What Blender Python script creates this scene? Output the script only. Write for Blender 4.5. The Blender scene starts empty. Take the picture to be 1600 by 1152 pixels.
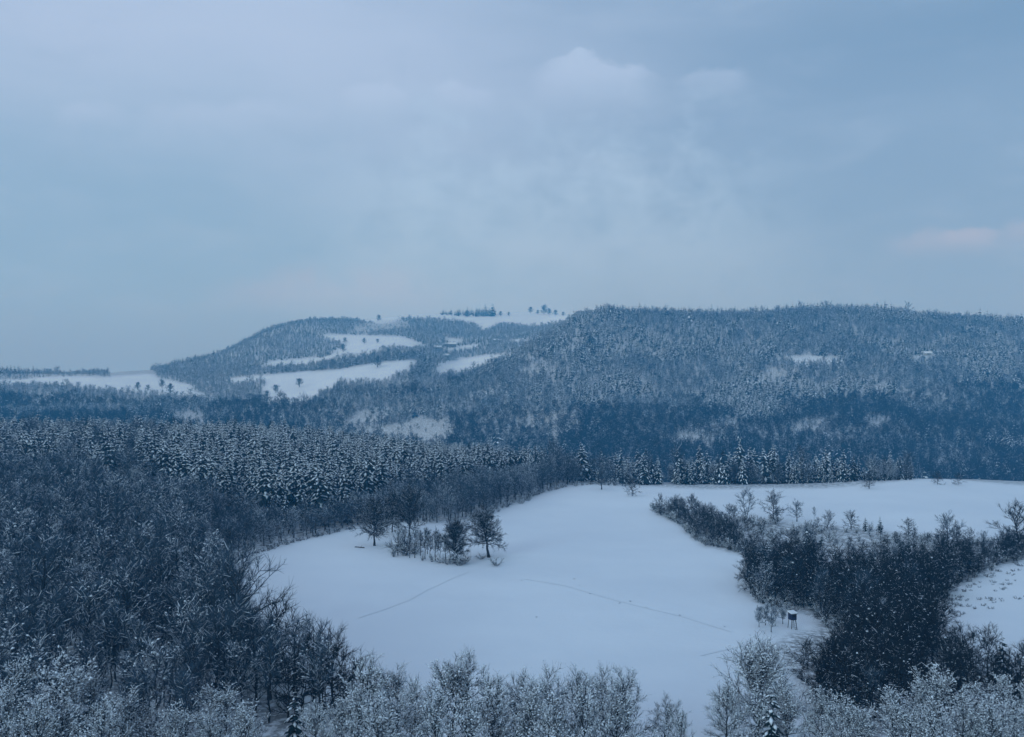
import bpy, math, random
import numpy as np

# ----------------------------------------------------------------- camera, sky, sun, exposure
scene = bpy.context.scene
COL = scene.collection
F, CX, HY = 1570.0, 800.0, 585.0            # photo focal length, centre column and eye level (1600 px wide)

cd = bpy.data.cameras.new('camera'); cam = bpy.data.objects.new('camera', cd); COL.objects.link(cam)
cam.location = (0, 0, 0); cam.rotation_euler = (math.radians(90), 0, 0)
cd.sensor_width = 36.0; cd.lens = 36.0 * F / 1600.0; cd.shift_y = (HY - 576.0) / 1600.0
cd.clip_start = 0.5; cd.clip_end = 20000
scene.camera = cam

SUN_EL, SUN_AZ = math.radians(14), math.radians(-145)    # low behind thick cloud, over the left shoulder
def lin(r, g, b):
    f = lambda c: c / 12.92 if c <= 0.04045 else ((c + 0.055) / 1.055) ** 2.4
    return (f(r / 255), f(g / 255), f(b / 255), 1.0)

world = bpy.data.worlds.new('World'); scene.world = world; world.use_nodes = True
wt = world.node_tree; wt.nodes.clear()
def N(tree, typ, **kw):
    n = tree.nodes.new(typ)
    for k, v in kw.items():
        setattr(n, k, v)
    return n
class T:
    """small helper for chaining shader nodes"""
    def __init__(s, tree): s.t = tree
    def put(s, sock, v):
        if isinstance(v, bpy.types.NodeSocket): s.t.links.new(v, sock)
        elif v is not None: sock.default_value = v
    def math(s, op, a, b=None, c=None, clamp=False):
        n = N(s.t, 'ShaderNodeMath', operation=op, use_clamp=clamp)
        for i, v in enumerate((a, b, c)):
            if v is not None: s.put(n.inputs[i], v)
        return n.outputs[0]
    def mix(s, f, a, b, blend='MIX'):
        n = N(s.t, 'ShaderNodeMix', data_type='RGBA', blend_type=blend)
        s.put(n.inputs[0], f); s.put(n.inputs[6], a); s.put(n.inputs[7], b)
        return n.outputs[2]
    def smooth(s, x, lo, hi):
        n = N(s.t, 'ShaderNodeMapRange', interpolation_type='SMOOTHSTEP')
        s.put(n.inputs[0], x); n.inputs[1].default_value = lo; n.inputs[2].default_value = hi
        return n.outputs[0]
    def noise(s, vec, scale, detail=4, rough=0.5, dist=0.0):
        n = N(s.t, 'ShaderNodeTexNoise'); s.put(n.inputs['Vector'], vec)
        n.inputs['Scale'].default_value = scale; n.inputs['Detail'].default_value = detail
        n.inputs['Roughness'].default_value = rough; n.inputs['Distortion'].default_value = dist
        return n.outputs['Fac']
    def vmap(s, vec, scale=(1, 1, 1), loc=(0, 0, 0)):
        n = N(s.t, 'ShaderNodeMapping'); s.put(n.inputs[0], vec)
        n.inputs['Scale'].default_value = scale; n.inputs['Location'].default_value = loc
        return n.outputs[0]

w = T(wt)
SKY_STRENGTH = 0.1
tc = N(wt, 'ShaderNodeTexCoord').outputs['Generated']
sep = N(wt, 'ShaderNodeSeparateXYZ'); wt.links.new(tc, sep.inputs[0])
dx, dy, dz = sep.outputs
nish = N(wt, 'ShaderNodeTexSky', sky_type='NISHITA'); nish.sun_disc = False
nish.sun_elevation = SUN_EL; nish.sun_rotation = SUN_AZ; nish.air_density = 1.2; nish.dust_density = 2.0
G = 1.0 / SKY_STRENGTH
def skyc(r, g, b, k=1.0):
    c = lin(r, g, b); return (c[0] * G * k * 0.96, c[1] * G * k * 1.05, c[2] * G * k * 1.08, 1.0)
# horizontal bearing: x / |xy|   (-1 left .. 1 right)
hl = w.math('SQRT', w.math('ADD', w.math('MULTIPLY', dx, dx), w.math('MULTIPLY', dy, dy)))
bear = w.math('DIVIDE', dx, w.math('MAXIMUM', hl, 0.001))
big = w.noise(w.vmap(tc, (1.2, 1.2, 3.0), (3.1, 0.4, 1.7)), 1.6, 3, 0.5, 0.4)
fine = w.noise(w.vmap(tc, (1, 1, 3.2), (0.3, 5.4, 2.2)), 9.0, 7, 0.55, 0.3)
# stratus deck: pale lavender to the left and overhead, slate blue to the right
side = w.smooth(w.math('ADD', bear, w.math('MULTIPLY', w.math('SUBTRACT', big, 0.5), 0.7)), -0.25, 0.62)
deck_hi = w.mix(side, skyc(180, 196, 225), skyc(124, 152, 184))
deck_lo = w.mix(side, skyc(146, 175, 205), skyc(140, 164, 193))
elev = w.smooth(w.math('ADD', dz, w.math('MULTIPLY', w.math('SUBTRACT', big, 0.5), 0.22)), 0.10, 0.33)
deck = w.mix(elev, deck_lo, deck_hi)
deck = w.mix(w.math('MULTIPLY', w.smooth(fine, 0.45, 0.75), 0.16), deck, skyc(186, 202, 228))
deck = w.mix(w.math('MULTIPLY', w.smooth(fine, 0.50, 0.25), 0.10), deck, skyc(120, 150, 182))
# murk along the horizon
deck = w.mix(w.smooth(dz, 0.10, 0.0), deck, skyc(140, 160, 186))
# clouds standing at their own bearing and height: (tan bearing, tan elevation, width, height, strength, colour, flat base)
edge = w.noise(w.vmap(tc, (1, 1, 1.3), (7, 1, 3)), 22.0, 9, 0.62, 0.2)
tanx = w.math('DIVIDE', dx, w.math('MAXIMUM', dy, 0.02)); tanz = w.math('DIVIDE', dz, w.math('MAXIMUM', dy, 0.02))
front = w.smooth(dy, 0.1, 0.3)
WHITE, PINK = skyc(184, 200, 229), skyc(186, 186, 205)
def cloud(px, py, wd, ht, s, colr, soft, col):
    ux = w.math('DIVIDE', w.math('SUBTRACT', tanx, (px - CX) / F), wd / F)
    uz = w.math('DIVIDE', w.math('SUBTRACT', tanz, (HY - py) / F), ht / F)
    # a billowing upper edge; underneath the cloud thins out into the deck
    dome = w.math('SQRT', w.math('MAXIMUM', w.math('SUBTRACT', 1.0, w.math('MULTIPLY', ux, ux)), 0.0))
    top = w.math('ADD', dome, w.math('MULTIPLY', w.math('SUBTRACT', edge, 0.5), 2.8))
    m = w.smooth(w.math('SUBTRACT', top, uz), 0.0, soft)
    m = w.math('MULTIPLY', m, w.smooth(uz, -1.5, 0.7))
    m = w.math('MULTIPLY', m, w.smooth(w.math('ADD', w.math('ABSOLUTE', ux), w.math('MULTIPLY', w.math('SUBTRACT', edge, 0.5), 0.8)), 1.0, 0.45))
    return w.mix(w.math('MULTIPLY', w.math('MULTIPLY', m, s), front), col, colr)
for c in [(930, 125, 115, 38, 0.72, WHITE, 0.35), (1115, 124, 70, 22, 0.42, WHITE, 0.7), (588, 152, 66, 26, 0.55, WHITE, 0.5), (722, 146, 60, 22, 0.5, WHITE, 0.6),
          (360, 180, 210, 30, 0.42, WHITE, 1.0), (140, 180, 70, 24, 0.4, WHITE, 0.8), (250, 220, 280, 50, 0.25, WHITE, 1.4),
          (1480, 376, 120, 24, 0.5, PINK, 1.3), (1520, 368, 70, 14, 0.35, PINK, 0.8), (1612, 358, 60, 28, 0.5, PINK, 1.2), (520, 450, 240, 40, 0.5, PINK, 1.5), (860, 330, 520, 210, 0.75, skyc(182, 205, 232), 1.6)]:
    deck = cloud(*c, deck)
final = w.mix(0.93, nish.outputs[0], deck)
bg = N(wt, 'ShaderNodeBackground'); wt.links.new(final, bg.inputs[0]); bg.inputs[1].default_value = SKY_STRENGTH
wo = N(wt, 'ShaderNodeOutputWorld'); wt.links.new(bg.outputs[0], wo.inputs[0])

sl = bpy.data.lights.new('sun', 'SUN'); sun = bpy.data.objects.new('sun', sl); COL.objects.link(sun)
sl.energy = 1.25; sl.angle = math.radians(25); sl.color = (0.45, 0.76, 0.95)
sun.location = (-300, 300, 400)
sun.rotation_euler = (math.radians(90) - SUN_EL, 0, -SUN_AZ + math.pi)   # light travels away from the sun's bearing

vs = scene.view_settings
vs.view_transform = 'Standard'; vs.look = 'None'; vs.exposure = 0.0; vs.gamma = 1.0; vs.use_curve_mapping = False
cy = scene.cycles
cy.use_denoising = True
try:
    cy.denoiser = 'OPENIMAGEDENOISE'; cy.denoising_input_passes = 'RGB_ALBEDO_NORMAL'
except Exception: pass
cy.max_bounces = 4; cy.diffuse_bounces = 3; cy.glossy_bounces = 1; cy.transmission_bounces = 1; cy.volume_bounces = 1
cy.use_adaptive_sampling = False

rng = np.random.default_rng(7)
random.seed(7)

# ----------------------------------------------------------------- materials
def material(name, base, rough=0.8, var=0.15, scale=3.0, bump=0.0, bscale=8.0, col2=None):
    m = bpy.data.materials.new(name); m.use_nodes = True
    t = T(m.node_tree); b = m.node_tree.nodes['Principled BSDF']
    co = N(m.node_tree, 'ShaderNodeTexCoord').outputs['Object']
    n = t.noise(co, scale, 4, 0.6)
    c2 = col2 or tuple(v * (1 - var * 2) for v in base[:3]) + (1,)
    c1 = tuple(min(1, v * (1 + var)) for v in base[:3]) + (1,)
    t.put(b.inputs['Base Color'], t.mix(t.smooth(n, 0.3, 0.7), c2, c1))
    b.inputs['Roughness'].default_value = rough
    b.inputs['Specular IOR Level'].default_value = 0.25
    if bump:
        bn = N(m.node_tree, 'ShaderNodeBump'); bn.inputs['Strength'].default_value = bump
        t.put(bn.inputs['Height'], t.noise(co, bscale, 5, 0.6)); m.node_tree.links.new(bn.outputs[0], b.inputs['Normal'])
    return m
M_bark = material('bark', (0.03, 0.028, 0.028, 1), 0.9, 0.3, 2.0)
M_twig = material('frosted_hazy_twig', (0.050, 0.080, 0.112, 1), 0.9, 0.3, 1.5)  # frost tone, with the blue veil of hazy air put into the colour
M_dark = material('dark_twig', (0.015, 0.018, 0.021, 1), 0.9, 0.3, 1.5)
M_need = material('needles', (0.009, 0.022, 0.024, 1), 0.85, 0.3, 2.0)
M_snow = material('snow_load', (0.80, 0.83, 0.86, 1), 0.6, 0.05, 2.0)
M_rime = material('rime_snow', (0.70, 0.74, 0.79, 1), 0.7, 0.10, 2.0)
M_wood = material('weathered_wood', (0.05, 0.045, 0.04, 1), 0.85, 0.3, 5.0, 0.3)
M_paint = material('navy_boards', (0.02, 0.03, 0.07, 1), 0.7, 0.25, 5.0, 0.3)
M_wall = material('plaster', (0.45, 0.42, 0.38, 1), 0.9, 0.12, 1.0, 0.2)
M_stone = material('stone_wall', (0.16, 0.15, 0.14, 1), 0.9, 0.3, 1.5, 0.4)
M_glass = material('window_pane', (0.02, 0.025, 0.03, 1), 0.2, 0.1, 1.0)
M_grass = material('dead_grass', (0.09, 0.075, 0.05, 1), 0.9, 0.3, 3.0)

# ----------------------------------------------------------------- terrain
def vnoise(x, y, seed=0):
    xi = np.floor(x).astype(np.int64); yi = np.floor(y).astype(np.int64); fx = x - xi; fy = y - yi
    def h(a, b):
        n = (a * 374761393 + b * 668265263 + seed * 1442695041) & 0xFFFFFFFF
        n = ((n ^ (n >> 13)) * 1274126177) & 0xFFFFFFFF
        return ((n ^ (n >> 16)) & 0xFFFF) / 65535.0
    sx = fx * fx * (3 - 2 * fx); sy = fy * fy * (3 - 2 * fy)
    return (h(xi, yi) * (1 - sx) + h(xi + 1, yi) * sx) * (1 - sy) + (h(xi, yi + 1) * (1 - sx) + h(xi + 1, yi + 1) * sx) * sy
def fbm(x, y, seed=0, o=4):
    a, s, t = 1.0, 0.0, 0.0
    for k in range(o):
        s = s + a * (vnoise(x * 2 ** k, y * 2 ** k, seed + k) - 0.5); t += a; a *= 0.5
    return s / t

# far relief, surveyed as (distance, eye-level offset) knots along bearings: valley floor, four steps up, skyline
KN = {
 -700: [(800, 720), (1000, 668), (1150, 635), (1250, 608), (1330, 600), (1420, 596)],
 0:    [(800, 720), (1000, 665), (1150, 630), (1250, 606), (1330, 595), (1420, 580)],
 160:  [(800, 720), (1000, 668), (1150, 633), (1250, 606), (1340, 593), (1430, 581)],
 240:  [(800, 722), (1000, 670), (1150, 635), (1250, 610), (1400, 590), (1550, 574)],
 340:  [(800, 725), (1000, 680), (1150, 635), (1280, 605), (1500, 580), (1750, 553)],
 420:  [(820, 730), (1000, 685), (1150, 632), (1350, 588), (1550, 565), (1850, 510)],
 480:  [(820, 730), (1000, 688), (1150, 629), (1400, 580), (1600, 563), (1900, 497)],
 560:  [(820, 730), (1000, 690), (1200, 602), (1400, 573), (1700, 535), (2050, 499)],
 640:  [(820, 730), (1000, 685), (1200, 600), (1400, 565), (1750, 530), (2250, 489)],
 720:  [(820, 735), (950, 690), (1180, 612), (1450, 587), (1650, 557), (2350, 486)],
 800:  [(800, 740), (950, 700), (1250, 562), (1500, 557), (1750, 530), (2400, 486)],
 860:  [(760, 745), (930, 700), (1330, 522), (1600, 523), (1900, 512), (2400, 488)],
 895:  [(720, 750), (900, 690), (1150, 585), (1360, 498), (1500, 493), (2300, 491)],
 925:  [(680, 760), (850, 700), (1050, 630), (1250, 555), (1400, 492), (1480, 484)],
 1000: [(650, 770), (850, 700), (1050, 630), (1250, 555), (1400, 500), (1500, 487)],
 1060: [(650, 770), (850, 700), (1050, 630), (1250, 555), (1400, 502), (1500, 490)],
 1160: [(650, 770), (850, 700), (1050, 630), (1250, 555), (1400, 503), (1500, 492)],
 1250: [(650, 770), (850, 700), (1050, 630), (1250, 553), (1400, 500), (1500, 486)],
 1330: [(650, 770), (850, 700), (1050, 630), (1250, 552), (1400, 498), (1500, 483)],
 1400: [(650, 775), (850, 705), (1050, 632), (1250, 555), (1400, 500), (1500, 486)],
 1445: [(650, 778), (850, 708), (1050, 635), (1250, 558), (1400, 508), (1500, 495)],
 1540: [(650, 780), (850, 710), (1050, 638), (1250, 562), (1400, 514), (1500, 500)],
 1600: [(650, 780), (850, 712), (1050, 640), (1250, 564), (1400, 515), (1500, 501)],
 2300: [(650, 785), (850, 720), (1050, 650), (1250, 580), (1400, 530), (1500, 515)],
}
UMIN, UMAX, DU = -700, 2300, 8
us = np.arange(UMIN, UMAX + 1, DU, dtype=float); NU = len(us)
Ys = np.geomspace(45, 3100, 430); NY = len(Ys)
kx = sorted(KN)
knY = np.array([[np.interp(u, kx, [KN[k][j][0] for k in kx]) for j in range(6)] for u in us])
knP = np.array([[np.interp(u, kx, [KN[k][j][1] for k in kx]) for j in range(6)] for u in us])
knZ = -(knP - HY) / F * knY
crest = np.interp(us, [-700, 500, 640, 740, 830, 900, 1000, 1400, 1700, 2300], [480, 480, 465, 440, 395, 360, 345, 345, 345, 345])
def near_z(X, Y, U):
    z = -38.0 + 0 * X
    z = z + 5.0 * np.clip((-X - 40) / 110, 0, 1) ** 1.3 * np.clip((Y - 150) / 250, 0, 1)          # the wood climbs to the left
    z = z + 1.6 * np.exp(-((U - 1440) / 150) ** 2) * np.clip((Y - 230) / 100, 0, 1) - 0.7 * np.clip((U - 1520) / 150, 0, 1) * np.clip((Y - 230) / 100, 0, 1)
    g = np.exp(-((U - 1330) / 130) ** 2) * np.exp(-((Y - 190) / 60) ** 2)
    z = z - 2.2 * g                                                                              # the gully
    z = z + 1.1 * fbm(X / 60, Y / 60, 3, 3) + 0.25 * fbm(X / 9, Y / 9, 5, 3)
    return z
Zg = np.zeros((NU, NY))
for i, u in enumerate(us):
    X = (u - CX) / F * Ys; zn = near_z(X, Ys, np.full(NY, u))
    yc = crest[i]; zc = np.interp(yc, Ys, zn)
    ky = np.concatenate([[yc], [yc + 60], knY[i], [knY[i, -1] + 350, 3200]])
    kz = np.concatenate([[zc], [zc - 5.5], knZ[i], [knZ[i, -1] - 25, min(-20, knZ[i, -1] - 120)]])
    zf = np.interp(Ys, ky, kz)
    Zg[i] = np.where(Ys < yc, zn, zf)
def blur(A, n, axis):
    k = np.ones(2 * n + 1) / (2 * n + 1)
    P = np.pad(A, [(n, n) if a == axis else (0, 0) for a in (0, 1)], mode='edge')
    return np.apply_along_axis(lambda v: np.convolve(v, k, 'valid'), axis, P)
Zs = blur(blur(Zg, 2, 0), 3, 1)
bl = np.clip((Ys - 330) / 60, 0, 1)[None, :]
Zg = Zg * (1 - bl) + Zs * bl
UU, YY = np.meshgrid(us, Ys, indexing='ij'); XX = (UU - CX) / F * YY
far = np.clip((YY - 650) / 300, 0, 1)
Zg = Zg + far * (9.0 * fbm(XX / 130, YY / 130, 11, 4) * np.clip((1900 - YY) / 600, 0.25, 1))
PYg = HY - F * Zg / YY
RUN = np.minimum.accumulate(PYg, axis=1)                    # highest ground seen so far along each bearing

def bil(A, X, Y):
    U = CX + F * X / Y
    a = np.clip((U - UMIN) / DU, 0, NU - 1.001); b = np.clip(np.log(Y / Ys[0]) / np.log(Ys[-1] / Ys[0]) * (NY - 1), 0, NY - 1.001)
    i = a.astype(int); j = b.astype(int); fa = a - i; fb = b - j
    return (A[i, j] * (1 - fa) + A[i + 1, j] * fa) * (1 - fb) + (A[i, j + 1] * (1 - fa) + A[i + 1, j + 1] * fa) * fb
def gz(X, Y): return bil(Zg, np.asarray(X, float), np.asarray(Y, float))
def ground_at(px, py):
    """first ground point met along the bearing px at the dip angle py"""
    a = min(max((px - UMIN) / DU, 0), NU - 1.001); i = int(a); f = a - i
    prof = PYg[i] * (1 - f) + PYg[i + 1] * f
    k = np.nonzero(prof <= py)[0]
    if len(k) == 0: j = int(np.argmin(prof)); Y = Ys[j]
    elif k[0] == 0: Y = Ys[0]
    else:
        j = k[0]; tt = (prof[j - 1] - py) / max(1e-6, prof[j - 1] - prof[j]); Y = Ys[j - 1] + tt * (Ys[j] - Ys[j - 1])
    X = (px - CX) / F * Y
    return float(X), float(Y), float(gz(X, Y))

def inpoly(px, py, poly):
    r = np.zeros(px.shape, bool); n = len(poly)
    for i in range(n):
        x1, y1 = poly[i]; x2, y2 = poly[(i + 1) % n]
        if y1 == y2: continue
        c = ((y1 > py) != (y2 > py)) & (px < (x2 - x1) * (py - y1) / (y2 - y1) + x1)
        r ^= c
    return r

# open snowfields
NEAR_OPEN = [
 [(335, 884), (420, 857), (500, 836), (548, 824), (600, 818), (720, 816), (760, 802), (830, 776), (872, 761), (920, 755), (985, 758),
  (1100, 764), (1300, 762), (1400, 752), (1440, 748), (1500, 750), (1600, 758), (1900, 765), (1900, 860), (1600, 852), (1560, 850), (1480, 850),
  (1400, 834), (1330, 826), (1240, 818), (1150, 810), (1095, 802), (1020, 792), (1030, 806), (1062, 818), (1100, 852), (1182, 872), (1172, 900), (1160, 920), (1195, 945),
  (1282, 962), (1282, 985), (1235, 992), (1212, 1008), (1212, 1022), (1262, 1080), (1268, 1150), (1200, 1215), (1000, 1260), (560, 1230), (520, 1150), (455, 1105), (395, 1045), (345, 935)],
 [(1436, 962), (1500, 916), (1560, 886), (1620, 868), (1900, 850), (1900, 1070), (1600, 1062), (1540, 1050), (1480, 1012)],
]
FAR_OPEN = [
 [(-60, 596), (30, 593), (60, 590), (100, 588), (165, 588), (240, 584), (250, 592), (300, 601), (302, 611), (338, 624), (300, 621), (190, 613), (100, 604), (30, 601), (-60, 602)],
 [(340, 595), (400, 586), (531, 577), (587, 567), (637, 563), (655, 565), (637, 581), (615, 590), (600, 598), (575, 596), (528, 599), (509, 613), (475, 629), (447, 633), (410, 631), (409, 612), (412, 594), (370, 600)],
 [(673, 589), (687, 569), (725, 559), (806, 551), (800, 559), (753, 578), (725, 588), (700, 589)],
 [(494, 524), (525, 522), (631, 526), (672, 542), (644, 545), (600, 545), (569, 559), (534, 559), (525, 557), (519, 563), (484, 569), (440, 575), (405, 577), (422, 564), (484, 559), (506, 559), (531, 547), (534, 536), (503, 530)],
 [(556, 501), (587, 494), (659, 487), (712, 480), (828, 478), (905, 480), (905, 490), (878, 507), (837, 512), (790, 507), (753, 518), (741, 506), (681, 499), (625, 499), (600, 507), (569, 504)],
 [(695, 528), (724, 531), (722, 537), (697, 535)], [(795, 530), (838, 531), (836, 537), (795, 536)], [(690, 544), (748, 538), (748, 544), (700, 550)],
 [(728, 622), (748, 615), (776, 614), (774, 621)],
 [(1205, 560), (1250, 556), (1312, 559), (1308, 570), (1240, 573)], [(1425, 556), (1462, 553), (1462, 559), (1425, 561)],
]
FAR_ROUGH = [  # scattered scrub on snow
 [(-60, 603), (-60, 590), (110, 584), (240, 597), (240, 604)],
 [(522, 668), (560, 652), (619, 637), (634, 640), (600, 655), (560, 667)],
 [(540, 678), (660, 652), (700, 662), (730, 690), (665, 702), (587, 686)],
 [(868, 556), (905, 530), (912, 534), (880, 556)], [(1040, 700), (1055, 682), (1108, 684), (1112, 700)], [(1115, 668), (1130, 655), (1160, 660), (1150, 672)],
 [(1340, 672), (1360, 652), (1395, 656), (1390, 672)], [(1180, 600), (1200, 570), (1235, 580), (1220, 600)], [(810, 590), (830, 570), (860, 565), (850, 585)],
 [(1460, 735), (1470, 720), (1500, 720), (1495, 735)], [(1235, 680), (1260, 660), (1300, 665), (1290, 680)], [(265, 650), (290, 640), (320, 655), (318, 672), (290, 665)],
 [(560, 509), (625, 500), (640, 510), (600, 520), (540, 520)],
]
def inany(px, py, polys):
    r = np.zeros(px.shape, bool)
    for p in polys: r |= inpoly(px, py, p)
    return r

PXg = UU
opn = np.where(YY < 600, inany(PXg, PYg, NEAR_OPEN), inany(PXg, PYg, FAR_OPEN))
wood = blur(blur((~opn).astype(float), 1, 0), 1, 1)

def mesh_of(name, verts, faces, mats=(), smooth=False, midx=None):
    """verts (n,3) array; faces: list of (m,k) int arrays"""
    me = bpy.data.meshes.new(name)
    verts = np.asarray(verts, np.float32)
    loops = np.concatenate([f.ravel() for f in faces]).astype(np.int32)
    tot = np.concatenate([np.full(len(f), f.shape[1], np.int32) for f in faces])
    start = np.concatenate([[0], np.cumsum(tot)[:-1]]).astype(np.int32)
    me.vertices.add(len(verts)); me.vertices.foreach_set('co', verts.ravel())
    me.loops.add(len(loops)); me.loops.foreach_set('vertex_index', loops)
    me.polygons.add(len(tot)); me.polygons.foreach_set('loop_start', start); me.polygons.foreach_set('loop_total', tot)
    if midx is not None: me.polygons.foreach_set('material_index', np.asarray(midx, np.int32))
    me.polygons.foreach_set('use_smooth', np.full(len(tot), smooth, bool))
    for m in mats: me.materials.append(m)
    me.update(calc_edges=True); me.validate()
    return me
def link(name, data, parent=None, **props):
    o = bpy.data.objects.new(name, data); COL.objects.link(o); o.parent = parent
    for k, v in props.items(): o[k] = v
    return o

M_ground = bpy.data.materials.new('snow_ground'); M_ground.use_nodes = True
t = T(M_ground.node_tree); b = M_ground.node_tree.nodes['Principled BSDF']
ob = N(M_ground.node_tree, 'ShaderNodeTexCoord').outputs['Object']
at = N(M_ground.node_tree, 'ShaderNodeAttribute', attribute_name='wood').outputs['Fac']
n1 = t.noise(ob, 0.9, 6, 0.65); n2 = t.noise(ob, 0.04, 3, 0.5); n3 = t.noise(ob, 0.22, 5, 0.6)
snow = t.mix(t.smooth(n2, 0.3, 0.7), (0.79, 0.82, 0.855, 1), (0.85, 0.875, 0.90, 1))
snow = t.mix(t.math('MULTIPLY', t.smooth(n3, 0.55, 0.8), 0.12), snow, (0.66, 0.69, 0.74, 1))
litter_shade = t.math('MULTIPLY', t.math('MULTIPLY', at, t.smooth(n1, 0.36, 0.60)), 0.72)  # leaf litter, also painting in the shade between the trees on the wood floor
t.put(b.inputs['Base Color'], t.mix(litter_shade, snow, (0.05, 0.043, 0.036, 1)))
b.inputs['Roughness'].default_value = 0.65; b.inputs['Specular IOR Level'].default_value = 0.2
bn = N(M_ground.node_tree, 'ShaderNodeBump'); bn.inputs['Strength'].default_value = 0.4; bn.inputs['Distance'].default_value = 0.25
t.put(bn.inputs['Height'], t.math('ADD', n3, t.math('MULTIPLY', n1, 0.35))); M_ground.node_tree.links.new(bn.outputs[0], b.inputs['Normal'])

V = np.stack([XX, YY, Zg], -1).reshape(-1, 3)
ii, jj = np.meshgrid(np.arange(NU - 1), np.arange(NY - 1), indexing='ij')
a0 = (ii * NY + jj).ravel()
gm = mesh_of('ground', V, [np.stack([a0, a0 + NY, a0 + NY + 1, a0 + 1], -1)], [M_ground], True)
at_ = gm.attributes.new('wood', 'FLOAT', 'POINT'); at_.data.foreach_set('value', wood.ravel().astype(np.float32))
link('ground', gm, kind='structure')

# ----------------------------------------------------------------- tree shapes (vectorised)
def unit(v): return v / np.maximum(1e-9, np.linalg.norm(v, axis=-1, keepdims=True))
def prisms(p0, p1, r0, r1, k):
    n = len(p0); d = unit(p1 - p0)
    ref = np.where(np.abs(d[:, 2:3]) > 0.9, np.array([[1.0, 0, 0]]), np.array([[0, 0, 1.0]]))
    u = unit(np.cross(d, ref)); v = np.cross(u, d)
    an = np.arange(k) / k * 2 * np.pi + 0.5
    ring = np.cos(an)[None, :, None] * u[:, None] + np.sin(an)[None, :, None] * v[:, None]
    va = p0[:, None] + ring * r0[:, None, None]; vb = p1[:, None] + ring * r1[:, None, None]
    V = np.concatenate([va, vb], 1).reshape(-1, 3)
    base = (np.arange(n) * 2 * k)[:, None]; q = np.arange(k)[None]; q2 = (q + 1) % k
    Fc = np.stack([base + q, base + q2, base + k + q2, base + k + q], -1).reshape(-1, 4)
    return V, Fc
def ridges(p0, p1, half, hgt, off):
    """snow lying along the upper side of a branch"""
    n = len(p0); d = unit(p1 - p0)
    s = unit(np.cross(d, np.array([[0, 0, 1.0]])) + 1e-6); wv = np.cross(s, d); wv *= np.sign(wv[:, 2:3] + 1e-9)
    h = half[:, None]; g = hgt[:, None]; o = off[:, None]
    ends = []
    for p, kk in ((p0, 0.8), (p0 * 0.5 + p1 * 0.5, 1.0), (p1, 0.35)):
        c = p + wv * o * 0.5
        ends.append(np.stack([c - s * h * kk, c + wv * g * kk, c + s * h * kk], 1))
    V = np.concatenate(ends, 1).reshape(-1, 3); b = (np.arange(n) * 9)[:, None]
    F1 = np.concatenate([np.stack([b + 3 * e + i, b + 3 * e + i + 1, b + 3 * e + i + 4, b + 3 * e + i + 3], -1).reshape(-1, 4) for e in (0, 1) for i in (0, 1)])
    return V, F1
OCT_V = np.array([[1, 0, 0], [-1, 0, 0], [0, 1, 0], [0, -1, 0], [0, 0, 1], [0, 0, -0.6]], float)
OCT_F = np.array([[0, 2, 4], [2, 1, 4], [1, 3, 4], [3, 0, 4], [2, 0, 5], [1, 2, 5], [3, 1, 5], [0, 3, 5]])
def clumps(c, sx, sy, sz, r, d=None):
    n = len(c)
    if d is None:
        a = r.uniform(0, 6.28, n); d = np.stack([np.cos(a), np.sin(a), 0 * a], 1)
    d = unit(d); s = unit(np.cross(d, np.array([[0, 0, 1.0]])) + 1e-6); wv = np.cross(s, d); wv *= np.sign(wv[:, 2:3] + 1e-9)
    j = r.uniform(0.75, 1.25, (n, 6, 1))
    L = OCT_V[None] * j
    V = c[:, None] + L[..., 0:1] * d[:, None] * sx[:, None, None] + L[..., 1:2] * s[:, None] * sy[:, None, None] + L[..., 2:3] * wv[:, None] * sz[:, None, None]
    return V.reshape(-1, 3), (OCT_F[None] + (np.arange(n) * 6)[:, None, None]).reshape(-1, 3)
class Part:
    def __init__(s, mat, smooth=False): s.V = []; s.F = []; s.n = 0; s.mat = mat; s.smooth = smooth
    def add(s, vf):
        V, Fc = vf
        if len(V) == 0: return
        s.V.append(V); s.F.append(Fc + s.n); s.n += len(V)
    def mesh(s, name): return mesh_of(name, np.concatenate(s.V), s.F, [s.mat], s.smooth)
def joined(name, parts):
    mats = []; Vs, Fs, mi = [], [], []; n = 0
    for p in parts:
        if not p.V: continue
        if p.mat not in mats: mats.append(p.mat)
        k = mats.index(p.mat)
        for f in p.F: Fs.append(f + n); mi += [k] * len(f)
        Vs += p.V; n += p.n
    return mesh_of(name, np.concatenate(Vs), Fs, mats, False, mi)

def sprout(P0, P1, nper, r, tlo, thi, spread, up, lmin, lmax, rad):
    """side shoots along segments P0-P1"""
    n = len(P0); tt = r.uniform(tlo, thi, (n, nper)); o = P0[:, None] + (P1 - P0)[:, None] * tt[..., None]
    d = unit(P1 - P0)[:, None] + spread * unit(r.normal(size=(n, nper, 3)))
    d[..., 2] += up; d = unit(d)
    L = r.uniform(lmin, lmax, (n, nper, 1))
    return o.reshape(-1, 3), (o + d * L).reshape(-1, 3)

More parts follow.
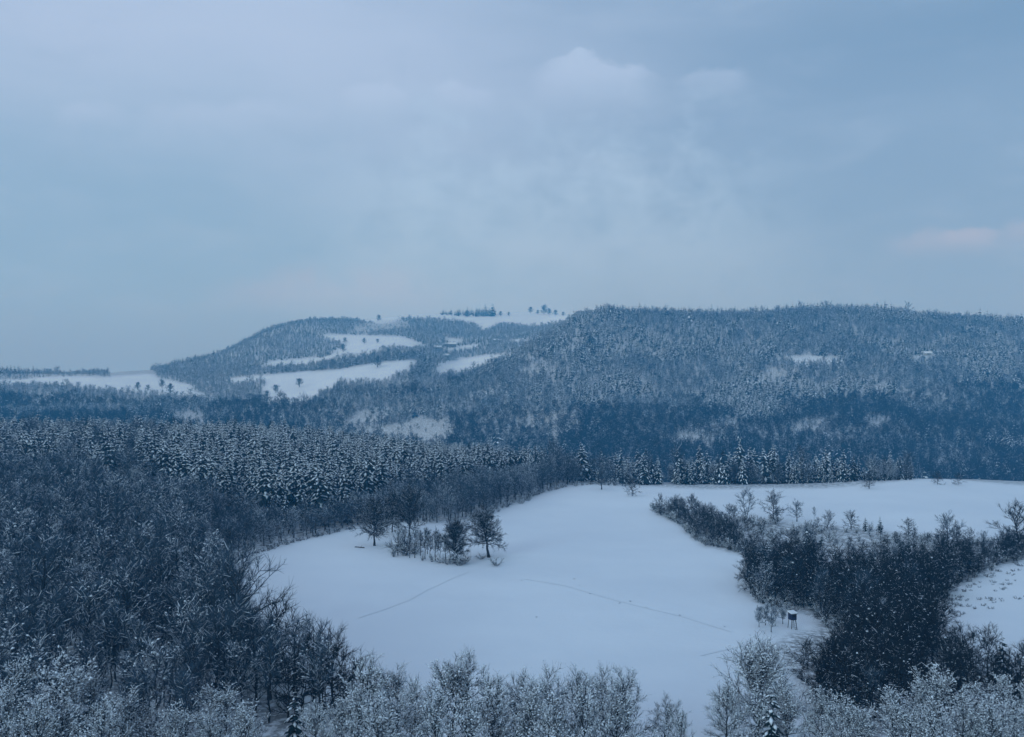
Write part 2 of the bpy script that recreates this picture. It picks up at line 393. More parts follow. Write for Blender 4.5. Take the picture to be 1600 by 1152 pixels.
def broadleaf(seed, H=9.0, W=3.2, fork=0.25, nmain=16, nsub=7, ntwig=9, twl=0.8, twr=0.011, lean=(0, 0), snow=0.6, clump=0, up=0.25, stems=1, tmat=None, elo=20, ehi=75, sn_w=0.03, trunkr=0.02, smat=None):
    r = np.random.default_rng(seed)
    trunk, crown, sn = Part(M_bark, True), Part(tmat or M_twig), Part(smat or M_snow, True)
    M0, M1, MR = [], [], []
    for st in range(stems):
        sa = r.uniform(0, 6.28); off = np.array([math.cos(sa), math.sin(sa), 0]) * (0.0 if stems == 1 else 0.35)
        ln = np.array([lean[0], lean[1], 0]) + off * (0 if stems == 1 else 0.9)
        pts = [off * 0.6 + np.array([0, 0, -0.4])]
        nt = 7
        for i in range(1, nt + 1):
            q = i / nt
            pts.append(off * 0.6 + ln * H * 0.3 * q ** 1.2 + np.array([r.normal() * 0.07 * H * 0.12, r.normal() * 0.07 * H * 0.12, H * 0.84 * q]))
        pts = np.array(pts); R0 = H * trunkr / math.sqrt(stems)
        rad = R0 * (1 - np.linspace(0, 1, nt + 1) * 0.85); rad[0] *= 1.5
        trunk.add(prisms(pts[:-1], pts[1:], rad[:-1], rad[1:], 6))
        nm = nmain // stems
        for k in range(nm):
            q = fork + (0.97 - fork) * ((k + r.uniform(0, 0.7)) / nm); fi = q * nt; i = min(nt - 1, int(fi))
            o = pts[i] + (pts[i + 1] - pts[i]) * (fi - i)
            az = k * 2.4 + r.uniform(-0.5, 0.5) + st; el = math.radians(elo + (ehi - elo) * ((q - fork) / (1 - fork)) + r.uniform(-12, 12))
            d = np.array([math.cos(az) * math.cos(el), math.sin(az) * math.cos(el), math.sin(el)])
            qq = (q - fork) / (1 - fork)
            L = W * (0.55 + 0.75 * math.sin(min(1, 0.25 + qq) * 2.2)) * r.uniform(0.75, 1.15) * (1 - 0.42 * qq ** 2)
            p = o; rr = R0 * (1 - q) * 0.5 + R0 * 0.16
            for sgm in range(3):
                d = d + r.normal(size=3) * 0.16 + np.array([0, 0, up * 0.4]); d /= np.linalg.norm(d)
                e = p + d * L / 3; r2 = rr * 0.66
                trunk.add(prisms(p[None], e[None], np.array([rr]), np.array([r2]), 4))
                M0.append(p); M1.append(e); MR.append(rr); p, rr = e, r2
    M0, M1, MR = np.array(M0), np.array(M1), np.array(MR)
    s0, s1 = sprout(M0, M1, max(1, nsub // 3), r, 0.15, 1.0, 0.95, up, W * 0.22, W * 0.5, None)
    crown.add(prisms(s0, s1, np.full(len(s0), twr * 2.0), np.full(len(s0), twr), 3))
    t0, t1 = sprout(s0, s1, ntwig, r, 0.1, 1.0, 0.85, up, twl * 0.5, twl * 1.2, None)
    crown.add(prisms(t0, t1, np.full(len(t0), twr), np.full(len(t0), twr * 0.35), 3))
    if snow > 0:
        for P0, P1, hw, pr in ((M0, M1, None, min(0.9, snow * 1.3)), (s0, s1, sn_w * 1.2, snow * (0.55 if snow < 0.4 else 1.0)), (t0, t1, sn_w, snow)):
            dd = unit(P1 - P0); ok = (np.abs(dd[:, 2]) < 0.86) & (r.uniform(size=len(P0)) < pr)
            if ok.sum() == 0: continue
            h = (MR[ok] * 0.6 + sn_w * 0.4) if hw is None else np.full(ok.sum(), hw) * r.uniform(0.6, 1.3, ok.sum())
            sn.add(ridges(P0[ok], P1[ok], h, h * 1.3, h * 0.5))
    if clump:
        tip = np.concatenate([t1, s1]); sel = r.choice(len(tip), min(len(tip), clump), replace=False)
        c = tip[sel] - np.array([0, 0, 0.05]); a = r.uniform(0.05, 0.13, len(sel)) * r.choice([1, 1, 1, 1.5], len(sel))
        dd = unit((np.concatenate([t1 - t0, s1 - s0]))[sel] * np.array([1, 1, 0.35]))
        sn.add(clumps(c, a * 1.15, a * 0.95, a * 0.7, r, dd))
    return dict(trunk=trunk, branches=crown, snow=sn)

def conifer(seed, H=12.0, W=2.5, whorls=15, per=6, base=0.12, snowy=0.8, tass=6, cl=4, lean=0.0, pad=1.0):
    r = np.random.default_rng(seed)
    trunk, crown, sn = Part(M_bark, True), Part(M_need), Part(M_snow, True)
    n = 5; z = np.linspace(-0.4, H * 0.985, n + 1); pts = np.stack([lean * (z / H) ** 2 * H + r.normal(size=n + 1) * 0.04, r.normal(size=n + 1) * 0.04, z], 1)
    rad = np.linspace(H * 0.014, 0.02, n + 1); trunk.add(prisms(pts[:-1], pts[1:], rad[:-1], rad[1:], 5))
    for k in range(whorls):
        q = base + (0.98 - base) * (k / (whorls - 1)) ** 0.95
        m = max(3, int(per * (1.1 - 0.45 * q)))
        az = r.uniform(0, 6.28) + np.arange(m) / m * 6.283 + r.normal(size=m) * 0.25
        L = W * ((1 - q) ** 0.72 + 0.06) * r.uniform(0.65, 1.15, m) * (0.75 + 0.25 * min(1, (q - base) / 0.15))
        zb = q * H + r.normal(size=m) * H * 0.012
        up0 = 0.25 * q + 0.05 + r.normal(size=m) * 0.08; dr = 0.85 - 0.35 * q + r.normal(size=m) * 0.14
        hx = np.stack([np.cos(az), np.sin(az), 0 * az], 1); sd = np.stack([-np.sin(az), np.cos(az), 0 * az], 1); Z = np.array([[0, 0, 1.0]])
        ox = lean * q ** 2 * H
        def pt(s): return np.array([[ox, 0, 0]]) + hx * (L * s)[:, None] + Z * (zb + L * (up0 * s - dr * s * s))[:, None]
        st = [pt(s) for s in (0.05, 0.45, 0.8, 1.02)]; wd = [0.10, 0.30, 0.24, 0.02]
        rows = []
        for p, wq in zip(st, wd):
            ww = (L * wq)[:, None]
            rows.append(np.stack([p - sd * ww - Z * ww * 0.55, p + Z * 0.03, p + sd * ww - Z * ww * 0.55, p - Z * ww * 0.75], 1))
        Vv = np.concatenate(rows, 1).reshape(-1, 3); b = (np.arange(m) * 16)[:, None]
        Fc = np.concatenate([np.stack([b + 4 * e + i, b + 4 * e + (i + 1) % 4, b + 4 * e + 4 + (i + 1) % 4, b + 4 * e + 4 + i], -1).reshape(-1, 4) for e in range(3) for i in range(4)])
        crown.add((Vv, Fc))
        for _ in range(tass):      # hanging sprays of needles along the edges
            s = r.uniform(0.25, 1.0, m); p = pt(s); side = r.choice([-1, 1], m)[:, None]; wq = (L * r.uniform(0.12, 0.3, m))[:, None]
            e = p + sd * side * wq + hx * wq * r.uniform(0.2, 0.9) - Z * wq * r.uniform(0.4, 1.2)
            t_ = unit(np.cross(e - p, Z)) * wq * 0.35
            crown.add((np.stack([p - t_, p + t_, e], 1).reshape(-1, 3), (np.arange(m)[:, None] * 3 + np.arange(3)[None])))
        for _ in range(cl):
            ok = r.uniform(size=m) < snowy
            if ok.sum() == 0: continue
            s = r.uniform(0.3, 1.0, m)[ok]; Lk = L[ok]
            P = np.array([[ox, 0, 0]]) + hx[ok] * (Lk * s)[:, None] + Z * (zb[ok] + Lk * (up0[ok] * s - dr[ok] * s * s))[:, None]
            dd = unit(hx[ok] + Z * (up0[ok] - 2 * dr[ok] * s)[:, None]); P = P + sd[ok] * (r.normal(size=ok.sum()) * 0.14 * Lk)[:, None]
            a = pad * (0.10 + 0.125 * Lk) * r.uniform(0.6, 1.25, ok.sum())
            sn.add(clumps(P + Z * 0.03, a * 1.75, a * 0.8, a * 0.5 + 0.03, r, dd))
    return dict(trunk=trunk, branches=crown, snow=sn)

def bush(seed, H=1.8, W=1.1, nst=9, ntw=10, twr=0.014, snow=0.5, tmat=None, sn_w=0.03, clump=0):
    r = np.random.default_rng(seed); crown, sn = Part(tmat or M_dark), Part(M_snow)
    a = r.uniform(0, 6.28, nst); el = r.uniform(0.5, 1.4, nst); L = H * r.uniform(0.65, 1.1, nst)
    p0 = np.stack([np.cos(a), np.sin(a), 0 * a], 1) * 0.12 - np.array([0, 0, 0.15])
    d = np.stack([np.cos(a) * np.cos(el) * W / H * 1.6, np.sin(a) * np.cos(el) * W / H * 1.6, np.sin(el)], 1); mid = p0 + unit(d) * (L * 0.5)[:, None]
    p1 = mid + unit(d + r.normal(size=(nst, 3)) * 0.25) * (L * 0.55)[:, None]
    S0 = np.concatenate([p0, mid]); S1 = np.concatenate([mid, p1])
    crown.add(prisms(S0, S1, np.full(len(S0), twr * 2), np.full(len(S0), twr * 1.2), 3))
    t0, t1 = sprout(S0, S1, ntw, r, 0.1, 1, 0.9, 0.25, 0.2 * H, 0.5 * H, None)
    crown.add(prisms(t0, t1, np.full(len(t0), twr), np.full(len(t0), twr * 0.4), 3))
    for P0, P1 in ((S0, S1), (t0, t1)):
        ok = (np.abs(unit(P1 - P0)[:, 2]) < 0.85) & (r.uniform(size=len(P0)) < snow)
        if ok.sum():
            h = sn_w * r.uniform(0.6, 1.4, ok.sum()); sn.add(ridges(P0[ok], P1[ok], h, h * 1.3, h * 0.5))
    if clump:
        sel = r.choice(len(t1), clump); aa = r.uniform(0.06, 0.16, clump); sn.add(clumps(t1[sel], aa * 1.4, aa, aa * 0.6, r))
    return dict(branches=crown, snow=sn)

LIB = {}
def reg(key, shapes):
    LIB[key] = []
    for i, s in enumerate(shapes):
        parts = {k: v for k, v in s.items() if v.V}
        LIB[key].append((parts, {k: v.mesh(key + '_' + k) for k, v in parts.items()}))
reg('laden', [broadleaf(100 + i, H=9.5, W=3.4 + 0.3 * (i % 2), nmain=20, nsub=9, ntwig=12, twl=0.85, twr=0.013, snow=0.5, clump=1000, tmat=M_dark, sn_w=0.024, stems=1 + (i % 3 == 1), fork=0.2, up=0.3) for i in range(5)])
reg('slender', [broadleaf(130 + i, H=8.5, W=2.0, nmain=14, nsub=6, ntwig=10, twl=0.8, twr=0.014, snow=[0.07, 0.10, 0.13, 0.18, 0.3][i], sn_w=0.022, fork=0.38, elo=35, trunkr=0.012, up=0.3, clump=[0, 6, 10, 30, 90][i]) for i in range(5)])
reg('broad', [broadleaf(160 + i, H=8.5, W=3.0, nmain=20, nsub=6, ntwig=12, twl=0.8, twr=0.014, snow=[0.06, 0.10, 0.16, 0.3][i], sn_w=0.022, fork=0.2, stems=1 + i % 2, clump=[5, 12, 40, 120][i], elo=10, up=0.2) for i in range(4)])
reg('dark', [broadleaf(190 + i, H=7.0, W=2.9, nmain=20, nsub=6, ntwig=12, twl=0.8, twr=0.016, snow=0.018, sn_w=0.02, fork=0.1, stems=1 + i % 3, clump=26, tmat=M_dark, elo=5, ehi=70, up=0.15) for i in range(4)])
reg('pine', [conifer(220 + i, H=12.0, W=2.7 + 0.25 * (i % 3), whorls=10 + i % 3, per=6, snowy=[0.35, 0.5, 0.6, 0.7, 0.45, 0.3][i], tass=9, cl=2, pad=1.15) for i in range(6)])
reg('shrub', [bush(250 + i, snow=0.3, clump=10) for i in range(4)])
reg('low', [bush(260 + i, H=0.8, W=0.8, nst=7, ntw=8, twr=0.016, snow=0.25) for i in range(3)])
reg('far_leaf', [broadleaf(300 + i, H=7.5, W=3.2, nmain=14, nsub=3, ntwig=6, twl=1.2, twr=0.05, snow=[0.04, 0.10, 0.18, 0.30][i], sn_w=0.15, fork=0.12, smat=M_rime, elo=0, ehi=70, up=0.1) for i in range(4)])
reg('far_pale', [broadleaf(340 + i, H=7.5, W=3.2, nmain=14, nsub=3, ntwig=6, twl=1.2, twr=0.05, snow=0.30 + 0.08 * i, sn_w=0.13, fork=0.12, smat=M_rime, elo=0, ehi=70, up=0.1) for i in range(3)])
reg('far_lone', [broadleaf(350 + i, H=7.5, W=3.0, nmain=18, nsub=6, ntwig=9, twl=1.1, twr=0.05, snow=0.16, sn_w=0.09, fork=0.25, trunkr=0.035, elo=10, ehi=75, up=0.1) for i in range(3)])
reg('far_dark', [broadleaf(310 + i, H=7.5, W=3.0, nmain=14, nsub=3, ntwig=6, twl=1.2, twr=0.05, snow=0.015, sn_w=0.09, fork=0.12, smat=M_rime, elo=0, ehi=70, up=0.1, tmat=M_dark) for i in range(3)])
reg('far_pine', [conifer(330 + i, H=9.0, W=2.7, whorls=6, per=5, tass=3, cl=1, snowy=0.75, base=0.08, pad=1.45) for i in range(4)])

# ----------------------------------------------------------------- planting
def tree(name, key, vi, X, Y, z, sc, rz, label, cat, group=None, sxy=1.0, tilt=(0, 0)):
    o = link(name, None); o.empty_display_size = 0.5
    o.location = (X, Y, z); o.scale = (sc * sxy, sc * sxy, sc); o.rotation_euler = (tilt[0], tilt[1], rz)
    o['label'] = label; o['category'] = cat
    if group: o['group'] = group
    meshes = LIB[key][vi % len(LIB[key])][1]
    for part, me in meshes.items():
        c = link(part, me, o)
        if part == 'snow' or key in ('shrub', 'low'): c['kind'] = 'stuff'
    return o
STUFF_N = 0
def stuff(name, label, cat, keys, X, Y, Z, K, SC, seed=1):
    """one countless wood: points that carry a tree each (geometry nodes)"""
    col = bpy.data.collections.new(name + '_kinds'); ids = {}; n = 0
    for key in keys:
        ids[key] = []
        for i, (parts, _) in enumerate(LIB[key]):
            if key + str(i) not in bpy.data.meshes: joined(key + str(i), list(parts.values()))
            o = bpy.data.objects.new('%s_%03d' % (name, n), bpy.data.meshes[key + str(i)]); col.objects.link(o); ids[key].append(n); n += 1
    r = np.random.default_rng(seed); m = len(X)
    me = bpy.data.meshes.new(name); me.vertices.add(m); me.vertices.foreach_set('co', np.stack([X, Y, Z], 1).astype(np.float32).ravel())
    idx = np.array([ids[k][r.integers(len(ids[k]))] for k in K], np.int32)
    me.attributes.new('idx', 'INT', 'POINT').data.foreach_set('value', idx)
    rot = np.stack([r.normal(size=m) * 0.05, r.normal(size=m) * 0.05, r.uniform(0, 6.283, m)], 1).astype(np.float32)
    me.attributes.new('rot', 'FLOAT_VECTOR', 'POINT').data.foreach_set('vector', rot.ravel())
    sx = SC * r.uniform(0.88, 1.12, m)
    me.attributes.new('scl', 'FLOAT_VECTOR', 'POINT').data.foreach_set('vector', np.stack([sx, sx, SC], 1).astype(np.float32).ravel())
    ng = bpy.data.node_groups.new(name, 'GeometryNodeTree')
    ng.interface.new_socket('Geometry', in_out='INPUT', socket_type='NodeSocketGeometry'); ng.interface.new_socket('Geometry', in_out='OUTPUT', socket_type='NodeSocketGeometry')
    gi, go = N(ng, 'NodeGroupInput'), N(ng, 'NodeGroupOutput'); ci = N(ng, 'GeometryNodeCollectionInfo')
    ci.inputs['Collection'].default_value = col; ci.inputs['Separate Children'].default_value = True; ci.inputs['Reset Children'].default_value = True
    ip = N(ng, 'GeometryNodeInstanceOnPoints'); ip.inputs['Pick Instance'].default_value = True
    def attr(nm, ty):
        a = N(ng, 'GeometryNodeInputNamedAttribute', data_type=ty); a.inputs[0].default_value = nm; return a.outputs[0]
    e2r = N(ng, 'FunctionNodeEulerToRotation')
    L = ng.links.new
    L(gi.outputs[0], ip.inputs['Points']); L(ci.outputs[0], ip.inputs['Instance']); L(attr('idx', 'INT'), ip.inputs['Instance Index'])
    L(attr('rot', 'FLOAT_VECTOR'), e2r.inputs[0]); L(e2r.outputs[0], ip.inputs['Rotation']); L(attr('scl', 'FLOAT_VECTOR'), ip.inputs['Scale']); L(ip.outputs[0], go.inputs[0])
    o = link(name, me, kind='stuff', label=label, category=cat)
    md = o.modifiers.new('planting', 'NODES'); md.node_group = ng
    return o

def jitter(x0, x1, y0, y1, s, r):
    gx, gy = np.meshgrid(np.arange(x0, x1, s), np.arange(y0, y1, s)); gx = gx.ravel(); gy = gy.ravel()
    return gx + r.uniform(-0.5, 0.5, len(gx)) * s, gy + r.uniform(-0.5, 0.5, len(gy)) * s
def seen(X, Y, z, h):
    """top of a thing of height h clears the ground in front of it and lies in the frame"""
    U = CX + F * X / Y; top = HY - F * (z + h) / Y
    return (U > -70) & (U < 1670) & (top < bil(RUN, X, np.maximum(46, Y * 0.97)) + 2)

r = np.random.default_rng(21)
# --- the wood, the pine belt and the gully on the near plateau
X, Y = jitter(-270, 260, 96, 520, 2.7, r); U = CX + F * X / Y
keep = (U > -70) & (U < 1670); X, Y, U = X[keep], Y[keep], U[keep]
z = gz(X, Y); P = HY - F * z / Y
cr = np.interp(U, us, crest)
openm = inany(U, P, NEAR_OPEN) & (Y < cr + 8) | (U > 1000) & (P < 800) & (Y < cr + 3)
PINES = [(-80, 722), (60, 738), (180, 764), (330, 803), (450, 824), (548, 816), (600, 792), (700, 772), (780, 756), (860, 742), (870, 690), (-80, 690)]
PINEMIX = [(-80, 760), (120, 760), (330, 803), (180, 764), (60, 738), (-80, 722)]
GULLY = [(1000, 760), (1900, 840), (1900, 1400), (1190, 1400), (1262, 1090), (1205, 1015), (1165, 900), (1100, 850)]
gul = (U > 1015) & (P > 785) & ~openm
nz = fbm(X / 14, Y / 14, 31, 3)
behind = (Y > cr + 2) & (U > 690)
sparse = gul & inpoly(U, P, [(1090, 802), (1260, 815), (1430, 832), (1480, 850), (1420, 900), (1280, 905), (1180, 868)])
track_px = [(1290, 918), (1345, 903), (1420, 886), (1500, 868), (1560, 852)]
def dist_poly(px, py, pl):
    d = np.full(px.shape, 1e9)
    for (ax, ay), (bx, by) in zip(pl[:-1], pl[1:]):
        q = np.clip(((px - ax) * (bx - ax) + (py - ay) * (by - ay)) / ((bx - ax) ** 2 + (by - ay) ** 2), 0, 1)
        d = np.minimum(d, np.hypot(px - ax - q * (bx - ax), py - ay - q * (by - ay)))
    return d
ontrack = dist_poly(U, P, track_px) < 9
rnd = r.uniform(size=len(X))
kind = np.full(len(X), 'slender', dtype=object)
kind[inpoly(U, P, PINES) & (Y < cr + 40)] = 'pine'
mixm = (U < 260) & (P < 760) & (rnd < 0.6); kind[mixm & (kind == 'pine')] = 'slender'
kind[(kind == 'slender') & inpoly(U, P, PINEMIX) & (rnd > 0.7)] = 'pine'
kind[(kind == 'slender') & (P < 860) & (U > 330) & (U < 1000)] = 'broad'
kind[(kind == 'slender') & (nz > 0.12)] = 'broad'
kind[gul] = 'dark'
kind[gul & (nz > 0.10) & (rnd < 0.45)] = 'broad'; kind[gul & (rnd > 0.975)] = 'pine'
kind[behind & (U < 1430)] = 'pine'
kind[behind & (U < 1430) & (fbm(X / 16, Y / 16, 43, 2) > 0.10)] = 'broad'
drop = openm | ontrack | (Y < 108) & (U > 300)
drop |= (behind & (Y > cr + 45)) & (U > 690)
drop |= (behind & (U > 1430))
drop |= (behind & (U >= 690) & (rnd < np.clip(0.5 - 1.2 * fbm(X / 9, Y / 9, 41, 2), 0.15, 0.95)) & (U < 1430))
drop |= (kind == 'pine') & ~behind & (rnd < 0.42)
drop |= (kind == 'broad') & (rnd < 0.35)
drop |= gul & (rnd < 0.30)
drop |= (kind == 'slender') & (P > 840) & (rnd < 0.30)
drop |= sparse & (rnd < 0.84)
drop |= (~gul) & (U > 520) & (P > 1000)
SIGHT = [(1160, 935), (1300, 955), (1300, 1030), (1200, 1045)]
drop |= inpoly(U, P, [(1195, 985), (1285, 985), (1300, 1035), (1215, 1045)]) 
drop |= ~seen(X, Y, z, 10)
k = ~drop; X, Y, U, P, z, kind, nz, sparse = X[k], Y[k], U[k], P[k], z[k], kind[k], nz[k], sparse[k]
rnd = r.uniform(size=len(X))
SC = np.exp(r.normal(size=len(X)) * 0.2 - 0.08) * (1 + 0.35 * nz)
gu = (U > 1015) & (P > 785); SC[gu] *= np.where(P[gu] < 900, 0.55, 0.85); SC[gu & (kind == 'pine')] *= 0.55
SC[sparse] *= 0.75
topline = np.interp(U, [0, 200, 450, 560, 640, 700, 800, 900, 1000, 1430], [652, 657, 664, 678, 692, 700, 706, 714, 718, 724])
pm = (kind == 'pine') & ~((U > 1015) & (P > 785)); SC[pm] = np.maximum(0.45, np.minimum(SC[pm], (P - topline - np.abs(r.normal(size=len(P))) * 11 + 10 - 30 * nz)[pm] / F * Y[pm] / 12))
bh = (U > 900) & (P < 790); SC[bh] *= np.exp(r.normal(size=int(bh.sum())) * 0.28 - 0.05); SC[bh & (kind == 'broad')] *= 0.75
cap = (U > 1180) & (U < 1310) & (P > 984) & (P < 1110); SC[cap] = np.minimum(SC[cap], np.maximum(0.2, (P[cap] - 1000) / F * Y[cap] / 7.6))
rim = (kind == 'broad') & (U > 330) & (U < 860) & (P < 875); SC[rim] *= 0.74
edge_left = (U > 300) & (U < 560) & (P > 900); SC[edge_left] *= 1.15

def labelled(kind_, idx):
    """label, group of a tree by the place it stands in"""
    u, p = U[idx], P[idx]
    if kind_ == 'pine':
        if u > 1015 and p > 785: return ('small pine poking out of the dark thicket between the snowfields', 'small pines in the thicket')
        if u > 690 and Y[idx] > np.interp(u, us, crest): return ('snow-covered pine peeking over the far edge of the upper snowfield', 'pines behind the snowfield crest')
        if u < 260: return ('snow-covered pine scattered among the bare trees of the hillside wood', 'pines scattered in the bare wood')
        return ('snow-covered pine in the dense pine belt beyond the large snowfield', 'pines of the dense belt')
    if u > 1015 and p > 785 and kind_ == 'broad': return ('frosted grey bare tree among the dark thicket between the snowfields', 'frosted trees in the thicket')
    if kind_ == 'dark':
        if p > 905: return ('dark bare tree in the thicket filling the hollow between the two snowfields', 'dark trees in the hollow')
        return ('small dark bare tree on the scrubby bank below the upper snowfield', 'small trees on the scrubby bank')
    if p < 862 and u > 330: return ('bushy bare tree on the wood edge between pine belt and large snowfield', 'bushy trees along the wood edge')
    where = ('under the scattered pines of the leafless wood' if p < 790 else 'of the leafless wood near the large snowfield' if u > 230 else 'just behind the snow-laden corner cluster' if p > 985 else 'deep inside the leafless wood')
    sort = 'wide-crowned' if kind_ == 'broad' else 'slender'
    return ('%s bare tree %s' % (sort, where), '%s trees %s' % (sort, where))

rest = np.ones(len(X), bool)
for kk, nm in (('slender', 'slender_tree'), ('broad', 'broad_tree'), ('dark', 'thicket_tree'), ('pine', 'pine_tree')):
    c = np.nonzero(kind == kk)[0]
    inside = (U[c] > -25) & (U[c] < 1625) & (P[c] - 85 < 1152)
    c = c[inside]; order = c[np.argsort(-(SC[c] / Y[c]))][:290]
    for i in order:
        lb, gp = labelled(kk, i)
        tree(nm, kk, int(r.integers(5)), X[i], Y[i], z[i], float(SC[i]), float(r.uniform(0, 6.28)), lb, 'tree', gp, 1.0, (float(r.normal() * 0.05), float(r.normal() * 0.05)))
    rest[order] = False
br = rest & (kind != 'pine')
stuff('leafless_wood', 'bare snow-dusted wood filling the slope beside the large snowfield', 'wood', ['slender', 'broad', 'dark'], X[br], Y[br], z[br], kind[br], SC[br], 5)
pr = rest & (kind == 'pine')
stuff('pine_wood', 'dense belt of snowy pines beyond the large snowfield', 'wood', ['pine'], X[pr], Y[pr], z[pr], kind[pr], SC[pr], 6)

# --- scrub on the bank and along the field margins
X2, Y2 = jitter(-60, 200, 110, 345, 2.2, r); U2 = CX + F * X2 / Y2; z2 = gz(X2, Y2); P2 = HY - F * z2 / Y2
op2 = inany(U2, P2, NEAR_OPEN)
m = (U2 > 1015) & (U2 < 1640) & (P2 > 790) & (P2 < 1000) & ~op2 & (dist_poly(U2, P2, track_px) > 7) & (r.uniform(size=len(X2)) < np.where(inpoly(U2, P2, [(1190, 812), (1430, 832), (1440, 870), (1300, 895), (1230, 870)]), 0.22, 0.55)) & ~inpoly(U2, P2, [(1195, 975), (1285, 975), (1300, 1035), (1215, 1045)])
cand = np.nonzero(m)[0]; cand = cand[r.permutation(len(cand))]
for i in cand[:280]:
    tree('shrub', 'shrub', int(r.integers(4)), X2[i], Y2[i], z2[i], float(r.uniform(0.6, 1.3)), float(r.uniform(0, 6.28)), 'dark leafless shrub on the snowy bank between the fields', 'shrub', 'shrubs on the bank')
i = cand[280:]
if len(i): stuff('bank_scrub', 'leafless scrub covering the bank between the snowfields', 'scrub', ['shrub'], X2[i], Y2[i], z2[i], ['shrub'] * len(i), r.uniform(0.6, 1.2, len(i)), 8)
def along(pl, step, spread):
    out = []
    for (ax, ay), (bx, by) in zip(pl[:-1], pl[1:]):
        A = ground_at(ax, ay); B = ground_at(bx, by); n = max(1, int(math.hypot(A[0] - B[0], A[1] - B[1]) / step))
        for q in range(n):
            f = (q + r.uniform()) / n; x = A[0] + (B[0] - A[0]) * f + r.normal() * spread; y = A[1] + (B[1] - A[1]) * f + r.normal() * spread
            out.append((x, y, float(gz(x, y))))
    return out
for (x, y, zz) in along([(335, 886), (420, 858), (500, 838), (548, 826)], 1.6, 0.35):
    tree('margin_shrub', 'low', int(r.integers(3)), x, y, zz, float(r.uniform(0.7, 1.5)), float(r.uniform(0, 6.28)), 'low twiggy shrub on the wood-side rim of the large snowfield', 'shrub', 'low shrubs on the wood-side rim')
for (x, y, zz) in along([(730, 816), (762, 803), (830, 777), (872, 762), (925, 757), (990, 761)], 2.2, 0.8):
    tree('margin_shrub', 'shrub', int(r.integers(4)), x, y, zz, float(r.uniform(0.5, 1.2)), float(r.uniform(0, 6.28)), 'small leafless shrub on the far rim of the large snowfield', 'shrub', 'shrubs on the far rim')
for (x, y, zz) in along([(1018, 792), (1062, 818), (1100, 850), (1182, 870), (1172, 905), (1195, 945), (1250, 958)], 1.3, 0.5):
    tree('margin_shrub', 'shrub', int(r.integers(4)), x, y, zz, float(r.uniform(0.6, 1.1)), float(r.uniform(0, 6.28)), 'dark twiggy shrub on the bank side rim of the large snowfield', 'shrub', 'shrubs on the bank-side rim')
for _ in range(700):
    px, py = r.uniform(1436, 1612), r.uniform(866, 1040)
    if not inpoly(np.array([px]), np.array([py]), NEAR_OPEN[1])[0]: continue
    if r.uniform() > 0.75 * math.exp(-(py - (962 - (px - 1436) * 0.51)) / 26): continue
    x, y, zz = ground_at(px, py)
    tree('tuft_shrub', 'low', int(r.integers(3)), x, y, zz, float(r.uniform(0.35, 0.85)), float(r.uniform(0, 6.28)), 'tiny shrub poking through the snow of the lower field by the hollow', 'shrub', 'tiny shrubs in the lower field')

# --- the snow-laden row along the near edge
fr = []
def fore(px, Yd, top, key='laden', nm='laden_tree', lb='heavily snow-laden bare tree in the row along the near edge of the large snowfield', gp='snow-laden trees of the near row', sxy=1.0):
    x = (px - CX) / F * Yd; zz = float(gz(x, Yd)); h = ((HY - top) / F * Yd) - zz
    nomin = {'laden': 9.9, 'dark': 7.4, 'broad': 8.8, 'slender': 8.6, 'pine': 12.0, 'round': 9.8}[key]
    return tree(nm, key, int(r.integers(5)), x, Yd, zz, h / nomin, float(r.uniform(0, 6.28)), lb, 'tree', gp, sxy)
for px, Yd, top in [(575, 102, 1040), (612, 104, 1048), (650, 98, 1075), (700, 101, 1035), (742, 103, 1030), (775, 98, 1070), (815, 101, 1062), (860, 99, 1052), (905, 100, 1060), (945, 102, 1050),
                    (985, 99, 1060), (560, 96, 1085), (620, 95, 1090), (680, 94, 1092), (830, 94, 1090), (770, 94, 1095), (910, 93, 1085), (1035, 101, 1095), (1062, 97, 1118), (965, 94, 1090), (535, 98, 1100), (500, 97, 1105), (590, 92, 1110), (870, 91, 1105), (730, 91, 1108)]:
    fore(px, Yd, top)
for px, Yd, top in [(30, 100, 1045), (85, 97, 1040), (140, 101, 1060), (190, 96, 1085), (10, 94, 1080), (60, 92, 1100), (110, 93, 1095), (160, 92, 1110), (230, 97, 1105), (275, 95, 1112)]:
    fore(px, Yd, top, lb='heavily snow-laden bare tree in the corner cluster below the leafless wood', gp='snow-laden trees of the corner cluster')
for px, Yd, top in [(350, 99, 1075), (330, 96, 1105), (385, 95, 1110)]:
    fore(px, Yd, top, lb='snow-laden tree beside the thickly loaded pine under the wood', gp='snow-laden trees by the loaded pine')
for px, Yd, top in [(1395, 100, 1085), (1440, 103, 1070), (1480, 101, 1052), (1525, 100, 1080), (1565, 102, 1065), (1610, 99, 1075), (1420, 95, 1105), (1500, 95, 1100), (1550, 94, 1105), (1460, 93, 1110), (1590, 95, 1110), (1310, 97, 1098), (1285, 100, 1085), (1345, 96, 1115)]:
    fore(px, Yd, top, lb='snow-laden bare tree below the dark thicket in the hollow', gp='snow-laden trees below the thicket')
reg('round', [broadleaf(451, H=9.5, W=5.0, nmain=45, nsub=12, ntwig=14, twl=0.9, twr=0.014, snow=0.5, clump=3200, tmat=M_dark, sn_w=0.024, stems=3, fork=0.12, up=0.2, elo=0)])
fore(1180, 104, 1030, 'round', 'round_tree', 'large round snow-laden tree standing alone at the near corner of the snowfield', None)
fore(1135, 101, 1078, lb='snow-laden tree leaning against the large round tree, field side', gp=None)
fore(1228, 100, 1082, lb='snow-laden tree against the large round tree, thicket side', gp=None)
